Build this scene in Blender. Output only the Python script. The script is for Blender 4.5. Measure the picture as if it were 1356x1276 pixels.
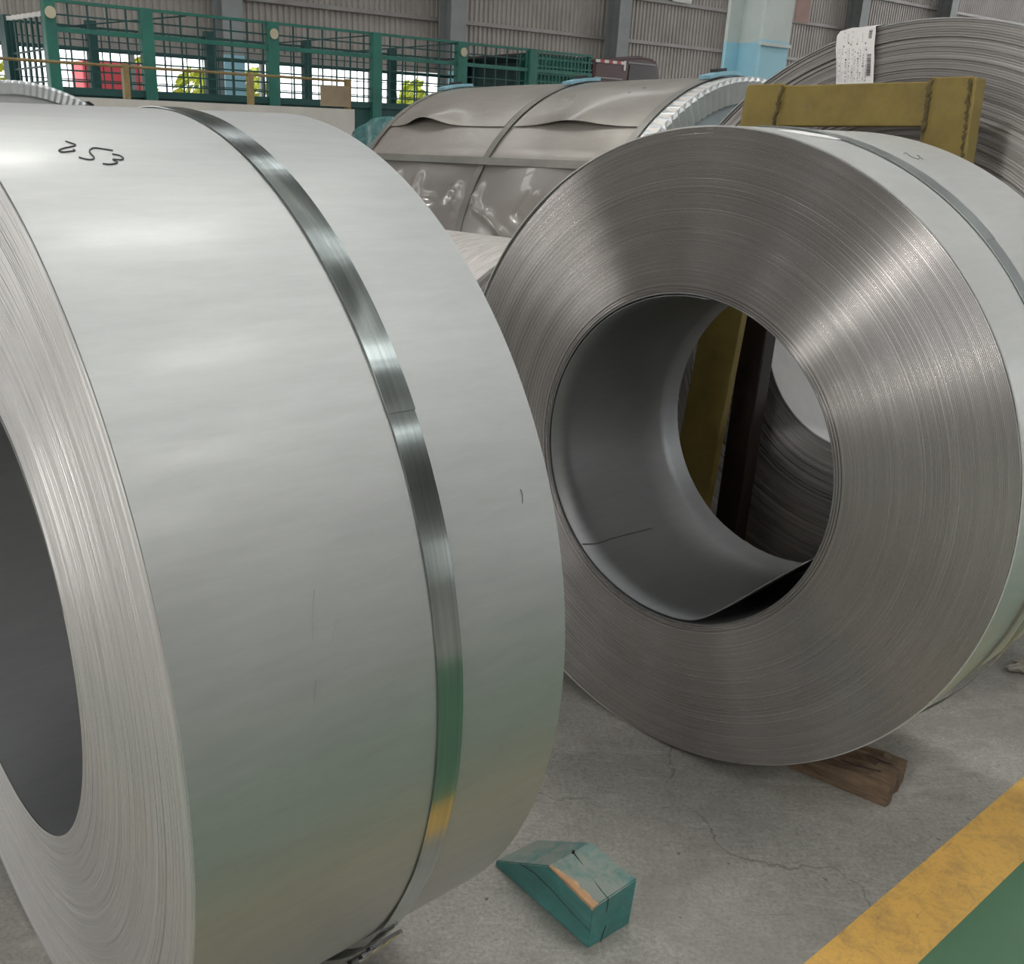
import bpy, bmesh, math, random
import numpy as np
from mathutils import Vector, Matrix

for o in list(bpy.data.objects):
    bpy.data.objects.remove(o)
scene = bpy.context.scene
COL = scene.collection
R_ = random.Random(7)
PI = math.pi

# ------------------------------------------------------------------ camera
F_PX, CX, CY, PITCH, ROLL, CAM_H = 1288.0, 553.0, 687.0, 0.3703, 0.0215, 1.3
cam = bpy.data.cameras.new('camera')
cam.sensor_fit = 'HORIZONTAL'; cam.sensor_width = 36.0
cam.lens = F_PX / 1356.0 * 36.0
cam.shift_x = (678.0 - CX) / 1356.0
cam.shift_y = (CY - 638.0) / 1356.0
cam.clip_start = 0.02; cam.clip_end = 400
camo = bpy.data.objects.new('camera', cam); COL.objects.link(camo)
cp, sp = math.cos(PITCH), math.sin(PITCH)
fw = Vector((0, cp, -sp)); up0 = Vector((0, sp, cp)); rt0 = Vector((1, 0, 0))
rt = rt0 * math.cos(ROLL) + up0 * math.sin(ROLL)
up = -rt0 * math.sin(ROLL) + up0 * math.cos(ROLL)
M = Matrix((rt, up, -fw)).transposed().to_4x4(); M.translation = (0, 0, CAM_H)
camo.matrix_world = M
scene.camera = camo

# ------------------------------------------------------------------ sky and exposure
world = bpy.data.worlds.new('overcast_sky'); scene.world = world
world.use_nodes = True
bg = world.node_tree.nodes['Background']
bg.inputs['Color'].default_value = (0.97, 0.985, 1.0, 1); bg.inputs['Strength'].default_value = 2.5
scene.view_settings.view_transform = 'Standard'; scene.view_settings.look = 'None'
scene.view_settings.gamma = 1.0; scene.view_settings.use_curve_mapping = False
scene.view_settings.exposure = 0.12
scene.cycles.use_denoising = True
scene.cycles.max_bounces = 8

# ------------------------------------------------------------------ helpers
def mesh_obj(name, verts, faces, mat, parent=None, smooth=False, loc=None):
    me = bpy.data.meshes.new(name)
    me.from_pydata([tuple(v) for v in verts], [], [tuple(f) for f in faces])
    if smooth:
        me.polygons.foreach_set('use_smooth', [True] * len(me.polygons))
    me.update()
    if mat: me.materials.append(mat)
    o = bpy.data.objects.new(name, me); COL.objects.link(o)
    if parent: o.parent = parent
    if loc: o.location = loc
    return o

class MB:
    """collects shapes into one mesh"""
    def __init__(s): s.v = []; s.f = []
    def add(s, vs, fs):
        n = len(s.v); s.v += [tuple(v) for v in vs]; s.f += [tuple(i + n for i in f) for f in fs]; return s
    def box(s, a, b):
        (x0, y0, z0), (x1, y1, z1) = a, b
        return s.add([(x0, y0, z0), (x1, y0, z0), (x1, y1, z0), (x0, y1, z0), (x0, y0, z1), (x1, y0, z1), (x1, y1, z1), (x0, y1, z1)],
                     [(0, 3, 2, 1), (4, 5, 6, 7), (0, 1, 5, 4), (1, 2, 6, 5), (2, 3, 7, 6), (3, 0, 4, 7)])
    def hexa(s, p):   # 8 points, bottom ring then top ring
        return s.add(p, [(0, 3, 2, 1), (4, 5, 6, 7), (0, 1, 5, 4), (1, 2, 6, 5), (2, 3, 7, 6), (3, 0, 4, 7)])
    def tube(s, pts, r, n=8):
        pts = [Vector(p) for p in pts]; vs = []; fs = []
        for i, p in enumerate(pts):
            d = (pts[min(i + 1, len(pts) - 1)] - pts[max(i - 1, 0)]).normalized()
            a = d.orthogonal().normalized() if i == 0 else (a - d * a.dot(d)).normalized()
            b = d.cross(a)
            for k in range(n):
                t = 2 * PI * k / n; vs.append(p + (a * math.cos(t) + b * math.sin(t)) * r)
        for i in range(len(pts) - 1):
            for k in range(n):
                fs.append((i * n + k, i * n + (k + 1) % n, (i + 1) * n + (k + 1) % n, (i + 1) * n + k))
        fs.append(tuple(range(n))[::-1]); fs.append(tuple(range((len(pts) - 1) * n, len(pts) * n)))
        return s.add(vs, fs)
    def build(s, name, mat, parent=None, smooth=False, bevel=0):
        o = mesh_obj(name, s.v, s.f, mat, parent, smooth)
        if bevel:
            m = o.modifiers.new('bevel', 'BEVEL'); m.width = bevel; m.segments = 2; m.limit_method = 'ANGLE'
        return o

def tag(o, label=None, cat=None, group=None, kind=None):
    if label: o['label'] = label
    if cat: o['category'] = cat
    if group: o['group'] = group
    if kind: o['kind'] = kind
    return o
def empty(name, loc, rz=0):
    o = bpy.data.objects.new(name, None); COL.objects.link(o)
    o.location = loc; o.rotation_euler = (0, 0, rz); o.empty_display_size = 0.1
    return o

# ------------------------------------------------------------------ materials
class NT:
    def __init__(s, name):
        s.m = bpy.data.materials.new(name); s.m.use_nodes = True
        s.t = s.m.node_tree; s.p = s.t.nodes['Principled BSDF']
    def n(s, kind, **kw):
        nd = s.t.nodes.new(kind)
        for k, v in kw.items(): setattr(nd, k, v)
        return nd
    def l(s, a, b): s.t.links.new(a, b)
    def co(s, scale=(1, 1, 1), kind='Object'):
        tc = s.n('ShaderNodeTexCoord'); mp = s.n('ShaderNodeMapping'); mp.inputs['Scale'].default_value = scale
        s.l(tc.outputs[kind], mp.inputs['Vector']); return mp.outputs['Vector']
    def noise(s, vec, scale, detail=4, rough=.6, dist=0):
        nd = s.n('ShaderNodeTexNoise'); nd.inputs['Scale'].default_value = scale; nd.inputs['Detail'].default_value = detail
        nd.inputs['Roughness'].default_value = rough; nd.inputs['Distortion'].default_value = dist
        s.l(vec, nd.inputs['Vector']); return nd.outputs['Fac']
    def ramp(s, fac, stops, interp='LINEAR'):
        r = s.n('ShaderNodeValToRGB'); r.color_ramp.interpolation = interp
        e = r.color_ramp.elements
        while len(e) < len(stops): e.new(.5)
        for k, (p, c) in enumerate(stops):
            e[k].position = p; c = c if isinstance(c, tuple) else (c, c, c); e[k].color = (*c, 1)
        s.l(fac, r.inputs['Fac']); return r.outputs['Color']
    def mix(s, fac, a, b, mode='MIX'):
        m = s.n('ShaderNodeMix', data_type='RGBA', blend_type=mode)
        for sock, v in ((m.inputs[0], fac), (m.inputs[6], a), (m.inputs[7], b)):
            if hasattr(v, 'links'): s.l(v, sock)
            elif isinstance(v, tuple): sock.default_value = (*v, 1)
            else: sock.default_value = v
        return m.outputs[2]
    def bump(s, h, strength=.3, dist=.005):
        b = s.n('ShaderNodeBump'); b.inputs['Strength'].default_value = strength; b.inputs['Distance'].default_value = dist
        s.l(h, b.inputs['Height']); s.l(b.outputs['Normal'], s.p.inputs['Normal']); return b
    def set(s, **kw):
        names = dict(base='Base Color', rough='Roughness', metal='Metallic', spec='Specular IOR Level', aniso='Anisotropic', coat='Coat Weight', coatr='Coat Roughness', trans='Transmission Weight', alpha='Alpha', sheen='Sheen Weight')
        for k, v in kw.items():
            i = s.p.inputs[names[k]]
            if hasattr(v, 'links'): s.l(v, i)
            elif isinstance(v, tuple): i.default_value = (*v, 1)
            else: i.default_value = v
        return s

MAT = {}
def plain(name, c, rough=.6, metal=0, var=.25, scale=6, bump=.15):
    m = NT(name); v = m.co()
    n = m.noise(v, scale, 6, .65)
    lo = tuple(x * (1 - var) for x in c); hi = tuple(min(1, x * (1 + var)) for x in c)
    m.set(base=m.ramp(n, [(.3, lo), (.7, hi)]), rough=rough, metal=metal)
    if bump: m.bump(m.noise(v, scale * 8, 4), bump, .002)
    MAT[name] = m.m; return m.m

def steel_sheet(name, c, rough=.36, seed=0.0, coat=.12):
    m = NT(name); v = m.co()
    big = m.noise(v, 2.2 + seed, 5, .55); fine = m.noise(m.co((3, 18, 18)), 3.0, 5, .7); grit = m.noise(v, 55, 6, .7)
    spots = m.ramp(m.noise(v, 13, 6, .75, .6), [(.60, 0.0), (.72, 1.0)])
    base = m.ramp(big, [(.3, tuple(x * .95 for x in c)), (.7, tuple(min(1, x * 1.05) for x in c))])
    base = m.mix(.10, base, m.ramp(fine, [(.3, .35), (.7, .95)]), 'OVERLAY')
    base = m.mix(m.ramp(grit, [(.62, 0.0), (.9, .10)]), base, (.30, .30, .29))
    sf = m.n('ShaderNodeMath', operation='MULTIPLY'); m.l(spots, sf.inputs[0]); sf.inputs[1].default_value = .05
    base = m.mix(sf.outputs[0], base, (.30, .31, .31))
    m.set(base=base, metal=.75, rough=m.ramp(big, [(.25, rough - .05), (.75, rough + .06)]), coat=coat, coatr=.16)
    m.bump(m.noise(v, 90, 3, .6), .04, .001)
    MAT[name] = m.m; return m.m

def lap_mat(name, c, rough=.33, aniso=.85, var=.3, mottled=.25, ring=160.0):
    """edges of wound strip: brushed round the coil axis (local X)"""
    m = NT(name); v = m.co()
    tc = m.n('ShaderNodeTexCoord'); sx = m.n('ShaderNodeSeparateXYZ'); m.l(tc.outputs['Object'], sx.inputs[0])
    cv = m.n('ShaderNodeCombineXYZ'); m.l(sx.outputs['Y'], cv.inputs['X']); m.l(sx.outputs['Z'], cv.inputs['Y'])
    ln = m.n('ShaderNodeVectorMath', operation='LENGTH'); m.l(cv.outputs[0], ln.inputs[0])
    rv = m.n('ShaderNodeCombineXYZ'); m.l(ln.outputs['Value'], rv.inputs['X'])
    rings = m.noise(rv.outputs[0], ring, 4, .8)
    wide = m.noise(rv.outputs[0], ring * .16, 3, .6)
    blot = m.noise(v, 5, 5, .6)
    base = m.ramp(rings, [(.3, tuple(x * (1 - var) for x in c)), (.7, tuple(min(1, x * (1 + var)) for x in c))])
    base = m.mix(mottled, base, m.ramp(wide, [(.3, .3), (.7, .7)]), 'OVERLAY')
    base = m.mix(.22, base, m.ramp(blot, [(.3, (.40, .38, .37)), (.7, (.62, .62, .60))]), 'OVERLAY')
    m.set(base=base, metal=.85, rough=m.ramp(rings, [(.3, rough * .8), (.7, rough * 1.25)]), aniso=aniso)
    tg = m.n('ShaderNodeTangent', direction_type='RADIAL', axis='X'); m.l(tg.outputs['Tangent'], m.p.inputs['Tangent']); m.p.inputs['Anisotropic Rotation'].default_value = .25
    m.bump(rings, .25, .002)
    MAT[name] = m.m; return m.m

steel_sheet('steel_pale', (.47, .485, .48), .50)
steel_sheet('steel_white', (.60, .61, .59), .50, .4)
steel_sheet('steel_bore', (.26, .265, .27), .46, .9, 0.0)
m = NT('crinkled_foil'); v = m.co((26, 3, 3)); cr_ = m.noise(v, 3.0, 7, .7, 1.0)
m.set(base=m.ramp(cr_, [(.32, (.42, .39, .36)), (.6, (.74, .71, .68))]), metal=.3, rough=.4); m.bump(cr_, .6, .01); MAT['crinkled_foil'] = m.m
lap_mat('laps_fine', (.42, .405, .395), .25, .98, .16, .15, 190)
lap_mat('laps_pale', (.70, .695, .685), .45, .6, .16, .3, 120)
lap_mat('laps_far', (.50, .485, .48), .40, .6, .38, .5, 60)

m = NT('strap_steel'); v = m.co((2, 60, 60))
m.set(base=m.ramp(m.noise(m.co((80, 1.5, 1.5)), 3, 4), [(.3, (.36, .40, .385)), (.7, (.50, .55, .53))]), metal=1.0, rough=.17, aniso=.3)
m.bump(m.noise(m.co((1, 9, 9)), 1.6, 3), .10, .004); MAT['strap_steel'] = m.m
plain('strap_dull', (.33, .36, .35), .32, .9, .15, 8, .05)
plain('seal_steel', (.06, .06, .06), .3, .9, .3, 20, .1)
plain('marker_ink', (.035, .035, .04), .6, 0, .2, 20, 0)
plain('grease', (.10, .10, .102), .5, .2, .3, 30, 0)
plain('scuff_grey', (.42, .43, .43), .5, .6, .2, 30, 0)
plain('pencil_ink', (.22, .22, .23), .6, 0, .2, 20, 0)

# concrete
m = NT('concrete'); v = m.co()
base = m.ramp(m.noise(v, 1.1, 8, .62, .3), [(.28, (.195, .19, .172)), (.5, (.28, .272, .247)), (.74, (.36, .35, .32))])
base = m.mix(m.ramp(m.noise(v, 5.5, 8, .72, .8), [(.56, 0.0), (.75, .55)]), base, (.155, .15, .135))
base = m.mix(m.ramp(m.noise(v, 9, 9, .75, .2), [(.60, 0.0), (.8, .35)]), base, (.48, .475, .45))
grit = m.noise(v, 120, 5, .8)
base = m.mix(.45, base, m.ramp(grit, [(.34, .2), (.66, .8)]), 'OVERLAY')
mid = m.noise(v, 28, 10, .8, .7); base = m.mix(.30, base, m.ramp(mid, [(.34, .25), (.66, .75)]), 'OVERLAY')
base = m.mix(m.ramp(m.noise(v, 2.3, 6, .7, 1.2), [(.50, 0.0), (.66, .55)]), base, (.20, .19, .17))
base = m.mix(m.ramp(m.noise(m.co((1.2, 7, 1)), 2.1, 9, .75, 1.0), [(.55, 0.0), (.72, .5)]), base, (.44, .43, .405))
def scratch_lines(m, v, scale, w, warp, lo):
    nv = m.n('ShaderNodeTexNoise'); nv.inputs['Scale'].default_value = 3.5; nv.inputs['Detail'].default_value = 5; m.l(v, nv.inputs['Vector'])
    mx = m.n('ShaderNodeMix', data_type='VECTOR'); mx.inputs[0].default_value = warp; m.l(v, mx.inputs[4]); m.l(nv.outputs['Color'], mx.inputs[5])
    vo = m.n('ShaderNodeTexVoronoi', feature='DISTANCE_TO_EDGE'); vo.inputs['Scale'].default_value = scale; m.l(mx.outputs[1], vo.inputs['Vector'])
    return m.ramp(vo.outputs['Distance'], [(0.0, lo), (w, 0.0)])
msk = m.ramp(m.noise(v, 1.7, 3), [(.42, 0.0), (.52, 1.0)])
cr = m.mix(1.0, scratch_lines(m, v, 1.3, .0028, .28, .6), msk, 'MULTIPLY')
base = m.mix(cr, base, (.06, .055, .05))
scv = m.co((2.0, 26, 1)); sc = m.ramp(m.noise(scv, 3.2, 5, .8, .5), [(.60, 0.0), (.68, .55)])
base = m.mix(sc, base, (.11, .105, .10))
rz = m.n('ShaderNodeMapping'); rz.inputs['Rotation'].default_value = (0, 0, 1.9); rz.inputs['Scale'].default_value = (2.0, 30, 1); tc = m.n('ShaderNodeTexCoord'); m.l(tc.outputs['Object'], rz.inputs['Vector'])
sc2 = m.ramp(m.noise(rz.outputs[0], 2.6, 5, .8, .5), [(.62, 0.0), (.70, .4)])
base = m.mix(sc2, base, (.50, .49, .46))
spk = m.ramp(m.noise(v, 46, 2, .4), [(.74, 0.0), (.78, .8)]); base = m.mix(spk, base, (.07, .068, .06))
m.set(base=base, rough=m.ramp(m.noise(v, 3, 5), [(.3, .42), (.7, .72)]), spec=.4)
m.bump(m.noise(v, 34, 12, .8), .12, .003); MAT['concrete'] = m.m

def floor_paint(name, c, worn, amount, rough):
    m = NT(name); v = m.co()
    base = m.ramp(m.noise(v, 3, 6, .6), [(.3, tuple(x * .86 for x in c)), (.7, tuple(min(1, x * 1.08) for x in c))])
    wear = m.ramp(m.noise(v, 14, 10, .82, .5), [(.70 - amount * .22, 0.0), (.80 - amount * .1, .75)])
    base = m.mix(wear, base, worn)
    if amount > .3:
        base = m.mix(m.ramp(m.noise(v, 85, 6, .8), [(.52, 0.0), (.72, .5)]), base, worn)
        sc = m.ramp(m.noise(m.co((4, 30, 1)), 3.2, 5, .8, .9), [(.62, 0.0), (.70, .6)])
        base = m.mix(sc, base, tuple(x * .45 for x in worn))
    m.set(base=base, rough=rough); m.bump(m.noise(v, 70, 6, .7), .2 * amount + .03, .003)
    MAT[name] = m.m
floor_paint('yellow_floor_paint', (.66, .39, .09), (.27, .18, .075), 1.0, .6)
floor_paint('green_floor_paint', (.075, .17, .095), (.11, .18, .12), .1, .34)

# woods
def wood(name, c1, c2, dark, rough=.75, sc=(2, 22, 22)):
    m = NT(name); v = m.co(sc)
    g = m.noise(v, 2.4, 8, .7, .8)
    base = m.ramp(g, [(.25, dark), (.45, c1), (.7, c2)])
    base = m.mix(m.ramp(m.noise(m.co(), 18, 6, .7), [(.45, 0.0), (.75, .5)]), base, tuple(x * .5 for x in c1))
    m.set(base=base, rough=rough); m.bump(g, .7, .006); MAT[name] = m.m
wood('old_plank', (.115, .075, .045), (.22, .15, .09), (.022, .015, .01), sc=(4, 34, 34))
wood('bare_wood', (.50, .29, .15), (.66, .42, .25), (.22, .11, .05))
m = NT('teal_paint'); v = m.co()
base = m.ramp(m.noise(m.co((8, 20, 20)), 1.5, 8, .65, .3), [(.28, (.018, .125, .125)), (.55, (.03, .20, .19)), (.8, (.065, .29, .27))])
gn = m.n('ShaderNodeNewGeometry'); sz = m.n('ShaderNodeSeparateXYZ'); m.l(gn.outputs['True Normal'], sz.inputs[0])
mk = m.ramp(m.noise(v, 16, 10, .78, .6), [(.30, 0.0), (.52, .85)])
fac = m.mix(1.0, mk, m.ramp(sz.outputs['Z'], [(.3, .18), (.6, 1.0)]), 'MULTIPLY')      # scuffed bare where things rub on it, the upper faces
base = m.mix(fac, base, (.27, .285, .25))
m.set(base=base, rough=.62); m.bump(m.noise(m.co((6, 30, 30)), 3, 8, .7), .5, .003); MAT['teal_paint'] = m.m

# painted stand
m = NT('ochre_paint'); v = m.co()
base = m.ramp(m.noise(v, 5, 8, .7), [(.3, (.16, .115, .03)), (.55, (.255, .19, .045)), (.75, (.30, .235, .075))])
base = m.mix(m.ramp(m.noise(v, 11, 9, .8, .4), [(.56, 0.0), (.74, .6)]), base, (.15, .12, .075))
m.set(base=base, rough=.5, metal=.15); m.bump(m.noise(v, 45, 6, .7), .35, .003); MAT['ochre_paint'] = m.m
plain('shaded_brown', (.035, .022, .018), .5, .1, .4, 7, .2)  # shade on the stand's rear members, put into their colour
plain('weld_bead', (.10, .075, .03), .45, .5, .5, 60, .6)

# wrap film
m = NT('brown_film'); v = m.co()
base = m.ramp(m.noise(v, 1.6, 6, .6), [(.3, (.285, .26, .235)), (.7, (.37, .345, .31))])
base = m.mix(m.ramp(m.noise(m.co((2, 9, 9)), 2.2, 8, .7, 1.2), [(.50, 0.0), (.75, .35)]), base, (.46, .44, .40))
m.set(base=base, rough=m.ramp(m.noise(v, 2.5, 4), [(.3, .24), (.7, .42)]), metal=.25, coat=.35, coatr=.12)
m.bump(m.noise(v, 3.2, 3, .5), .35, .03); MAT['brown_film'] = m.m
m = NT('brown_film_gloss'); v = m.co()
m.set(base=m.ramp(m.noise(v, 1.6, 6, .6), [(.3, (.26, .24, .225)), (.7, (.33, .31, .29))]), rough=.26, metal=.3, coat=.8, coatr=.055)
m.bump(m.noise(v, 4.5, 3, .5), .25, .03); MAT['brown_film_gloss'] = m.m
plain('film_strap', (.215, .21, .19), .4, .4, .2, 5, .1)
plain('corrugated_tin', (.60, .63, .64), .38, .85, .12, 8, .05)
plain('blue_grey_board', (.30, .35, .38), .7, 0, .12, 4, .05)
plain('sky_blue_plastic', (.22, .43, .52), .4, 0, .15, 20, .05)
plain('black_plastic', (.02, .02, .022), .45, 0, .3, 20, .05)
plain('white_paper', (.90, .89, .88), .7, 0, .04, 20, .03)
plain('print_ink', (.10, .10, .12), .7, 0, .2, 30, 0)
plain('pale_print', (.52, .52, .56), .7, 0, .2, 30, 0)
m = NT('teal_sheet'); v = m.co()
m.set(base=m.ramp(m.noise(v, 7, 7, .7, 1.0), [(.3, (.03, .12, .125)), (.55, (.10, .27, .27)), (.75, (.42, .55, .54))]), rough=.22, coat=.4)
m.bump(m.noise(v, 9, 5, .6, .8), .6, .03); MAT['teal_sheet'] = m.m
plain('white_film', (.66, .63, .59), .4, .1, .1, 5, .2)
plain('red_stripe', (.45, .12, .10), .5, 0, .1, 8, .05)

# building
plain('wall_sheet', (.43, .40, .372), .5, .35, .16, 1.2, .05)
plain('girt_steel', (.36, .34, .32), .5, .4, .15, 2, .05)
plain('column_grey', (.31, .335, .33), .5, .1, .15, 2, .05)
plain('column_pale', (.56, .62, .60), .5, 0, .1, 2, .05)
plain('column_blue', (.34, .62, .74), .5, 0, .08, 2, .05)
plain('roof_sheet', (.30, .30, .30), .6, .2, .1, 1, 0)
plain('white_wall_paint', (.56, .545, .50), .8, 0, .1, 2, .1)
plain('rail_yellow', (.26, .19, .08), .5, 0, .25, 10, .05)
plain('panel_brown', (.30, .235, .155), .7, 0, .15, 8, .1)
plain('truck_green', (.03, .165, .125), .45, .1, .2, 4, .1)
plain('truck_green_dark', (.018, .075, .07), .5, .1, .2, 4, .1)
plain('cab_maroon', (.085, .045, .045), .3, .1, .15, 3, .02)
plain('cab_dark', (.045, .038, .038), .25, .1, .15, 3, .02)
plain('tyre_rubber', (.02, .02, .02), .8, 0, .2, 9, .2)
plain('reflector_red', (.55, .07, .08), .4, 0, .1, 8, 0)
plain('reflector_white', (.85, .83, .80), .4, 0, .05, 8, 0)
plain('lamp_lens', (.55, .50, .36), .3, 0, .1, 8, 0)
plain('outdoor_red', (.75, .10, .13), .5, 0, .1, 2, 0)
plain('outdoor_pale', (.85, .84, .80), .7, 0, .05, 2, 0)
plain('leaf_yellow_green', (.52, .60, .08), .6, 0, .3, 4, 0)
plain('bark', (.12, .09, .06), .8, 0, .3, 8, .2)
plain('rose_sign', (.36, .235, .215), .6, 0, .2, 5, .05)
plain('dust_rag', (.30, .28, .24), .9, 0, .25, 20, .4)

# ------------------------------------------------------------------ the setting
WALL_O = (-4.661 , 17.0, 0.0); WALL_AZ = 0.65; KW = 17.0 / 13.0
AX = 0.672                                # the painted line's direction
def zs(z, k): return CAM_H + (z - CAM_H) * k

def grid_plane(name, x0, x1, y0, y1, z, mat, parent=None, rz=0, loc=(0, 0, 0), kind='structure'):
    o = mesh_obj(name, [(x0, y0, z), (x1, y0, z), (x1, y1, z), (x0, y1, z)], [(0, 1, 2, 3)], mat, parent)
    o.rotation_euler = (0, 0, rz); o.location = loc
    if kind: o['kind'] = kind
    return o
fl = MB().box((-45, -30, -.3), (55, 70, 0)).build('floor', MAT['concrete']); fl['kind'] = 'structure'
ln = MB().box((-20, -.1186, .0002), (40, 0, .0012)).build('painted_line', MAT['yellow_floor_paint'], fl); ln.location = (.682, 1.286, 0); ln.rotation_euler = (0, 0, AX); ln['label'] = 'worn yellow line painted on the floor'
gp = MB().box((-20, -1.95, .0002), (40, -.1186, .0011)).build('painted_walkway', MAT['green_floor_paint'], fl); gp.location = (.682, 1.286, 0); gp.rotation_euler = (0, 0, AX); gp['label'] = 'green painted walkway'

# back wall: ribbed sheet above a long open window strip, low wall below
wall = empty('wall_back', WALL_O, WALL_AZ); wall['kind'] = 'structure'
S0, S1 = -14.0, 46.0
wtop, wwin, wsill = 9.2, zs(2.28, KW), 0.95
def ribbed(s0, s1, z0, z1, y0=0.0, pitch=.118, d=.03):
    prof = []; s = s0
    while s < s1:
        prof += [(s, 0), (s + pitch * .42, 0), (s + pitch * .56, d), (s + pitch * .86, d)]; s += pitch
    vs = []; fs = []
    for (x, y) in prof: vs += [(x, y + y0, z0), (x, y + y0, z1)]
    for i in range(len(prof) - 1): fs.append((2 * i, 2 * i + 2, 2 * i + 3, 2 * i + 1))
    return vs, fs
v_, f_ = ribbed(S0, S1, wwin, wtop); sheet = mesh_obj('ribbed_sheet', v_, f_, MAT['wall_sheet'], wall)
MB().box((S0, -.06, 0), (S1, .14, wsill)).build('low_wall', MAT['white_wall_paint'], wall)
MB().box((S0, -.07, wwin - .05), (S1, .06, wwin + .07)).build('window_head', MAT['girt_steel'], wall)
MB().box((S0, -.07, wsill), (S1, .15, wsill + .06)).build('window_sill', MAT['girt_steel'], wall)
for z in (2.95, 3.60, 4.25, 4.9):
    zz = zs(z, KW); MB().box((S0, -.075, zz - .035), (S1, -.002, zz + .035)).build('girt', MAT['girt_steel'], wall)
# closed bay on the right
v_, f_ = ribbed(9.6 * KW, S1, 0, wwin, .012); mesh_obj('ribbed_sheet', v_, f_, MAT['wall_sheet'], wall)
# window mullions
for s in (-2.4, -.6, 1.17, 2.9, 4.75, 6.5, 8.2):
    sx = s * KW + .75; MB().box((sx - .035, -.03, wsill), (sx + .035, .05, wwin)).build('mullion', MAT['column_grey'], wall)
def h_column(name, s, label, wd=.3, mat='column_grey', blue=True):
    c = empty(name, Vector(WALL_O) + Matrix.Rotation(WALL_AZ, 3, 'Z') @ Vector((s, -.28, 0)), WALL_AZ)
    c['kind'] = 'structure'; c['label'] = label
    fl_ = .03
    for y in (-.19, .16): MB().box((-wd / 2, y, 0), (wd / 2, y + fl_, 9)).build('flange', MAT[mat], c)
    MB().box((-.012, -.16, 0), (.012, .16, 9)).build('web', MAT[mat], c)
    if blue:
        b = MB()
        b.box((-wd / 2 - .004, -.194, 0), (wd / 2 + .004, -.155, 2.55)).build('painted_band', MAT['column_blue'], c)
    MB().box((-wd / 2 - .1, -.3, 0), (wd / 2 + .1, .27, .03)).build('base_plate', MAT[mat], c)
    return c
for i, s in enumerate((-2.35, 1.17, 4.75, 8.22, 11.78, 15.2, 18.7)):
    h_column('trim_%d' % (i + 1), s * KW, 'grey steel wall column, number %d along the back wall' % (i + 1), .36, 'column_grey', i < 3)
bd = MB().box((9.65 * KW, -.13, zs(3.62, KW)), (10.15 * KW, -.11, zs(3.95, KW))).build('wall_board', MAT['white_paper'])
bd.location = WALL_O; bd.rotation_euler = (0, 0, WALL_AZ); tag(bd, 'white notice board high on the grey ribbed wall', 'board')

# side and front walls of the hall, closed but for gateways
def hall_wall(name, loc, rz, length, gates):
    w_ = empty(name, loc, rz); w_['kind'] = 'structure'; s = 0.0
    for g0, g1, gh in gates + [(length, length, 9.2)]:           # tall open gateways between closed bays
        MB().box((s, 0, 0), (g0, .2, 1.1)).build('low_wall', MAT['white_wall_paint'], w_)
        MB().box((s, 0, 1.1), (g0, .1, 9.2)).build('upper_wall', MAT['wall_sheet'], w_)
        if g1 > g0: MB().box((g0, 0, gh), (g1, .1, 9.2)).build('gate_head', MAT['wall_sheet'], w_)
        s = g1
    return w_
def wl(s, y): return Vector(WALL_O) + Matrix.Rotation(WALL_AZ, 3, 'Z') @ Vector((s, y, 0))
hall_wall('wall_left', wl(S0, 0), WALL_AZ - PI / 2, 32, [(.6, 4.6, 3.8), (14.4, 17.6, 4.4)])  # unseen left gateways added and placed to streak the right coil's face with light
hall_wall('wall_front', wl(S0, -32), WALL_AZ, S1 - S0, [(22, 27, 4.2), (40, 45, 4.2)])

# roof with long open rooflights, standing on the columns
roof = empty('ceiling', WALL_O, WALL_AZ); roof['kind'] = 'structure'
for y0, y1 in ((.2, -3.7), (-4.6, -8.9), (-9.8, -14.1), (-15.0, -19.3), (-20.2, -24.5), (-25.4, -32)):
    MB().box((S0, y1, 9.2), (S1, y0, 9.26)).build('roof_panel', MAT['roof_sheet'], roof)
for s in range(-13, 46, 6):
    MB().box((s - .1, -32, 8.8), (s + .1, 0, 9.2)).build('rafter', MAT['column_grey'], roof)

# strip lamps hanging in rows under the roof
m = NT('lamp_glow'); m.p.inputs['Emission Color'].default_value = (1.0, .97, .92, 1); m.p.inputs['Emission Strength'].default_value = 55.0; m.set(base=(.9, .9, .9)); MAT['lamp_glow'] = m.m
li = 0
for row, (bx, by) in enumerate(((1.1, 3.8), (-2.2, -5.6))):
    for k in range(-1 if row == 0 else 0, 4):
        L = empty('hall_lamp', (bx + 3.1 * k, by - 2.85 * k, 7.7), AX)
        tag(L, 'white strip lamp hanging under the roof above the coils, out of the picture', 'lamp', 'strip lamps under the roof')
        MB().box((-.6, -.3, .05), (.6, .3, .12)).build('housing', MAT['column_pale'], L)
        for y in (-.22, 0, .22): MB().box((-.55, y - .045, 0), (.55, y + .045, .05)).build('light_strip', MAT['lamp_glow'], L)
        for x in (-.4, .4): MB().tube([(x, 0, .12), (x, 0, 1.5)], .01, 5).build('hanger', MAT['girt_steel'], L)
        li += 1

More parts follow.
